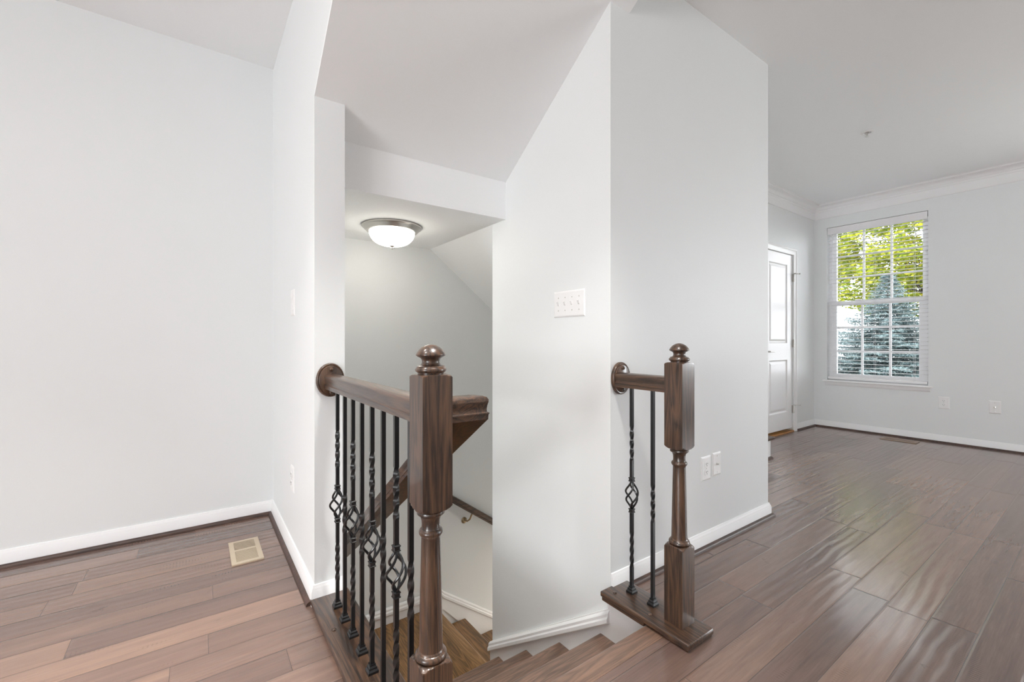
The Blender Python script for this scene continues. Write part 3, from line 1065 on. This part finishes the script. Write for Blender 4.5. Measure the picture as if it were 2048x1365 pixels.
sw = thing('light_switch', 'wide white plate of four toggle switches on the stairwell wall', 'light switch', (XS, 1.501, 1.223), FACE['-X'])
m = MB()
wplate(m, 0.208, 0.122)
obj('cover_plate', m, WHITEPL, sw)
for k in range(4):
    xx = (k - 1.5) * 0.046
    m = MB()
    m.box(xx - 0.0055, xx + 0.0055, -0.0068, -0.0058, -0.0125, 0.0125)
    m.prism([(-0.0062, -0.008), (-0.0062, 0.006), (-0.014, 0.0135), (-0.0165, 0.0105), (-0.011, -0.003)], 'X', xx - 0.0042, xx + 0.0042)
    obj('toggle', m, WHITEPL, sw)
    for z in (0.030, -0.030):
        screw(sw, xx, z)

wp = thing('wall_control', 'small white wall plate at switch height on the narrow wall face beside the railing', 'wall plate', (XL, 2.350, 1.236), FACE['-X'])
m = MB()
wplate(m, 0.082, 0.126)
obj('cover_plate', m, WHITEPL, wp)
obj('rocker', MB().prism([(-0.0055, -0.033), (-0.0055, 0.033), (-0.0105, 0.033), (-0.0075, 0.0), (-0.008, -0.033)], 'X', -0.0165, 0.0165), WHITEPL, wp)


def vent(label, x0, x1, y0, y1, mat, ribs_along, n, border):
    cx, cy = (x0 + x1) / 2, (y0 + y1) / 2
    o = thing('floor_vent', label, 'floor vent', (cx, cy, 0))
    a, b = (x1 - x0) / 2, (y1 - y0) / 2
    bx, by = border
    m = MB()
    for q in ((-a, -a + bx, -b, b), (a - bx, a, -b, b), (-a + bx, a - bx, -b, -b + by), (-a + bx, a - bx, b - by, b)):
        m.box(q[0], q[1], q[2], q[3], 0.0003, 0.006)
    rim = [(-a - 0.002, -b - 0.002, 0.0002), (a + 0.002, -b - 0.002, 0.0002), (a + 0.002, b + 0.002, 0.0002), (-a - 0.002, b + 0.002, 0.0002)]
    obj('frame', m, mat, o)
    m = MB()
    ia, ib = a - bx, b - by
    if ribs_along == 'X':
        for k in range(n):
            y = -ib + (k + 0.5) * 2 * ib / n
            if y < ib * 0.1:
                m.box(-ia, ia, y - 0.0021, y + 0.0021, 0.001, 0.0052)
            else:
                m.prism([(y - 0.0040, 0.0052), (y + 0.0012, 0.0052), (y + 0.0040, 0.001), (y - 0.0012, 0.001)], 'X', -ia, ia)
        m.box(-ia, ia, ib * 0.10, ib * 0.20, 0.001, 0.0055)
    else:
        for k in range(n):
            y = -ib + (k + 0.5) * 2 * ib / n
            m.box(-ia, ia, y - 0.0026, y + 0.0026, 0.001, 0.0054)
    obj('grille', m, mat, o)
    obj('damper', MB().box(-ia, ia, -ib, ib, 0.0002, 0.0008), DARK, o)
    return o


vent('tan metal floor vent near the corner of the left room', 0.134, 0.266, 2.423, 2.703, TAN, 'X', 25, (0.0205, 0.020))
vent('brown metal floor vent along the window wall', 5.953, 6.098, 1.243, 1.538, BRONZE, 'Y', 26, (0.022, 0.026))

sp = thing('fire_sprinkler', 'small recessed fire sprinkler head in the ceiling of the window room', 'sprinkler', (4.326, 1.197, ZC))
obj('escutcheon', MB().lathe([(0.020, -0.0005), (0.041, -0.0005), (0.042, -0.003), (0.036, -0.006), (0.027, -0.007), (0.024, -0.002)], n=32), WHITEPL, sp, smooth=40)
m = MB()
m.lathe([(0.012, -0.0005), (0.012, -0.012), (0.006, -0.014), (0.006, -0.018)], n=16)
m.tube([(-0.011, 0, -0.010), (-0.013, 0, -0.022), (0, 0, -0.034)], 0.0022, 6)
m.tube([(0.011, 0, -0.010), (0.013, 0, -0.022), (0, 0, -0.034)], 0.0022, 6)
m.lathe([(0.002, -0.033), (0.014, -0.034), (0.014, -0.0355), (0.002, -0.036)], n=16)
obj('sprinkler_head', m, NICKEL, sp, smooth=40)

# lowest step of the other flight, at the foot of the door wall
stp = thing('stair_step', 'low white step with a dark tread showing past the wall end, by the door', 'step', (3.6, 1.95, 0))
m = MB()
m.box(-0.75, 0.567, -0.100, 0.30, 0.0005, 0.170)
obj('riser', m, TRIM, stp)
obj('tread', MB().box(-0.75, 0.592, -0.130, 0.30, 0.170, 0.198, 0.010, 3), SHOE, stp, smooth=40)
obj('shoe_moulding', MB().sweep([(u - 0.0135, w) for u, w in QR], [(-0.75, -0.100, 0.0005), (0.567, -0.100, 0.0005), (0.567, 0.30, 0.0005)]), SHOE, stp, smooth=40)

# ------------------------------------------------------------------ outside the window
struct('ground', MB().box(XW + 0.4, 60, -30, 40, LOW - 0.3, LOW - 0.2), LAWN)
rnd = random.Random(7)


def quad(m, c, u, w):
    m.v += [tuple(c - u * 0.5), tuple(c + w * 0.5), tuple(c + u * 0.5), tuple(c - w * 0.5)]
    k = len(m.v)
    m.f.append((k - 4, k - 3, k - 2, k - 1))


def rv():
    while True:
        p = Vector((rnd.uniform(-1, 1), rnd.uniform(-1, 1), rnd.uniform(-1, 1)))
        if 0.05 < p.length < 1:
            return p


def spruce(x, y, base_z, top_z, rad):
    t = thing('spruce_tree', 'blue grey spruce tree standing close outside the window', 'tree', (x, y, base_z))
    H = top_z - base_z
    obj('trunk', MB().tube([(0, 0, 0), (0, 0, H * 0.5), (0, 0, H)], [0.11, 0.07, 0.01], 8), BARK, t)
    m = MB()
    nb = 520
    for i in range(nb):
        f = 0.18 + 0.82 * (i + rnd.random()) / nb
        z0 = H * f
        L = max(0.05, rad * (1 - f) ** 1.05 * 1.05 * rnd.uniform(0.8, 1.12))
        az = i * 2.39996 + rnd.uniform(-0.3, 0.3)
        d = Vector((cos(az), sin(az), 0))
        side = Vector((-sin(az), cos(az), 0))
        nt_ = max(5, int(L / 0.042))
        for k in range(nt_):
            s = (k + 0.7) / nt_
            p = d * (L * s) + Vector((0, 0, z0 + L * (-0.26 * s + 0.22 * s * s)))
            tl = 0.30 * L * (1 - s) ** 0.8 + 0.07
            for sg in (-1, 1):
                td = (d * 0.75 + side * sg * 0.8 + Vector((0, 0, rnd.uniform(-0.22, 0.05)))).normalized()
                nn = max(4, int(tl / 0.016))
                for q in range(nn):
                    c = p + td * (tl * (q + rnd.random()) / nn)
                    nd = (td * 0.9 + rv() * 0.9).normalized()
                    w = nd.cross(rv()).normalized()
                    quad(m, c + nd * 0.016, nd * rnd.uniform(0.04, 0.065), w * 0.014)
    obj('foliage', m, NEEDLE, t, fix=False)
    return t


spruce(10.4, 2.56, -3.2, 2.3, 4.1)


def leafy(label, x, y, base_z, cz, rx_, ry_, rz_, nclump, per, size, name='leafy_tree', cat='tree'):
    t = thing(name, label, cat, (x, y, base_z))
    h = cz - base_z
    tm = MB().tube([(0, 0, 0), (0.03, 0.02, h * 0.5), (0, 0, h)], [0.12, 0.09, 0.05], 8)
    fm = MB()
    for i in range(nclump):
        p = rv()
        p = p.normalized() * (p.length ** 0.6)
        c = Vector((p.x * rx_, p.y * ry_, h + p.z * rz_))
        st_ = Vector((0, 0, h - rz_ * rnd.uniform(0.2, 0.9)))
        mid = (st_ + c) * 0.5 + Vector((0, 0, 0.1))
        if i % 7 == 0:
            tm.tube([st_, mid, c], [0.018, 0.010, 0.004], 5)
        sp_ = rnd.uniform(0.20, 0.38)
        for k in range(per):
            q = rv() * sp_
            q.z *= 0.6
            n1 = rv().normalized()
            u = n1.cross(Vector((0.3, 0.2, 1))).normalized()
            quad(fm, c + q, u * size * rnd.uniform(0.8, 1.4), n1.cross(u).normalized() * size * 0.6)
    obj('trunk', tm, BARK, t)
    obj('foliage', fm, LEAF, t, fix=False)


leafy('yellow green leafy tree beyond the spruce, filling the upper panes', 14.3, 2.8, -3.2, 3.35, 1.9, 2.4, 1.7, 400, 115, 0.085)
leafy('low golden green shrub standing beyond the spruce in the window', 15.2, 6.2, -3.2, -0.1, 1.0, 1.6, 0.7, 40, 60, 0.075, 'shrub', 'shrub')

hs = thing('house', 'pale neighbouring house wall beyond the trees', 'house', (24, 12, -3.2))
m = MB()
for k in range(60):
    z = k * 0.19
    m.prism([(-0.02, z), (0.10, z), (0.10, z + 0.19), (0, z + 0.19)], 'Y', -5.0, 6)
obj('wall', m, SIDING, hs)
obj('downspout', MB().box(-0.10, -0.02, -4.05, -3.93, 0, 11), plain('downspout_metal', (0.68, 0.72, 0.85), 0.5), hs)
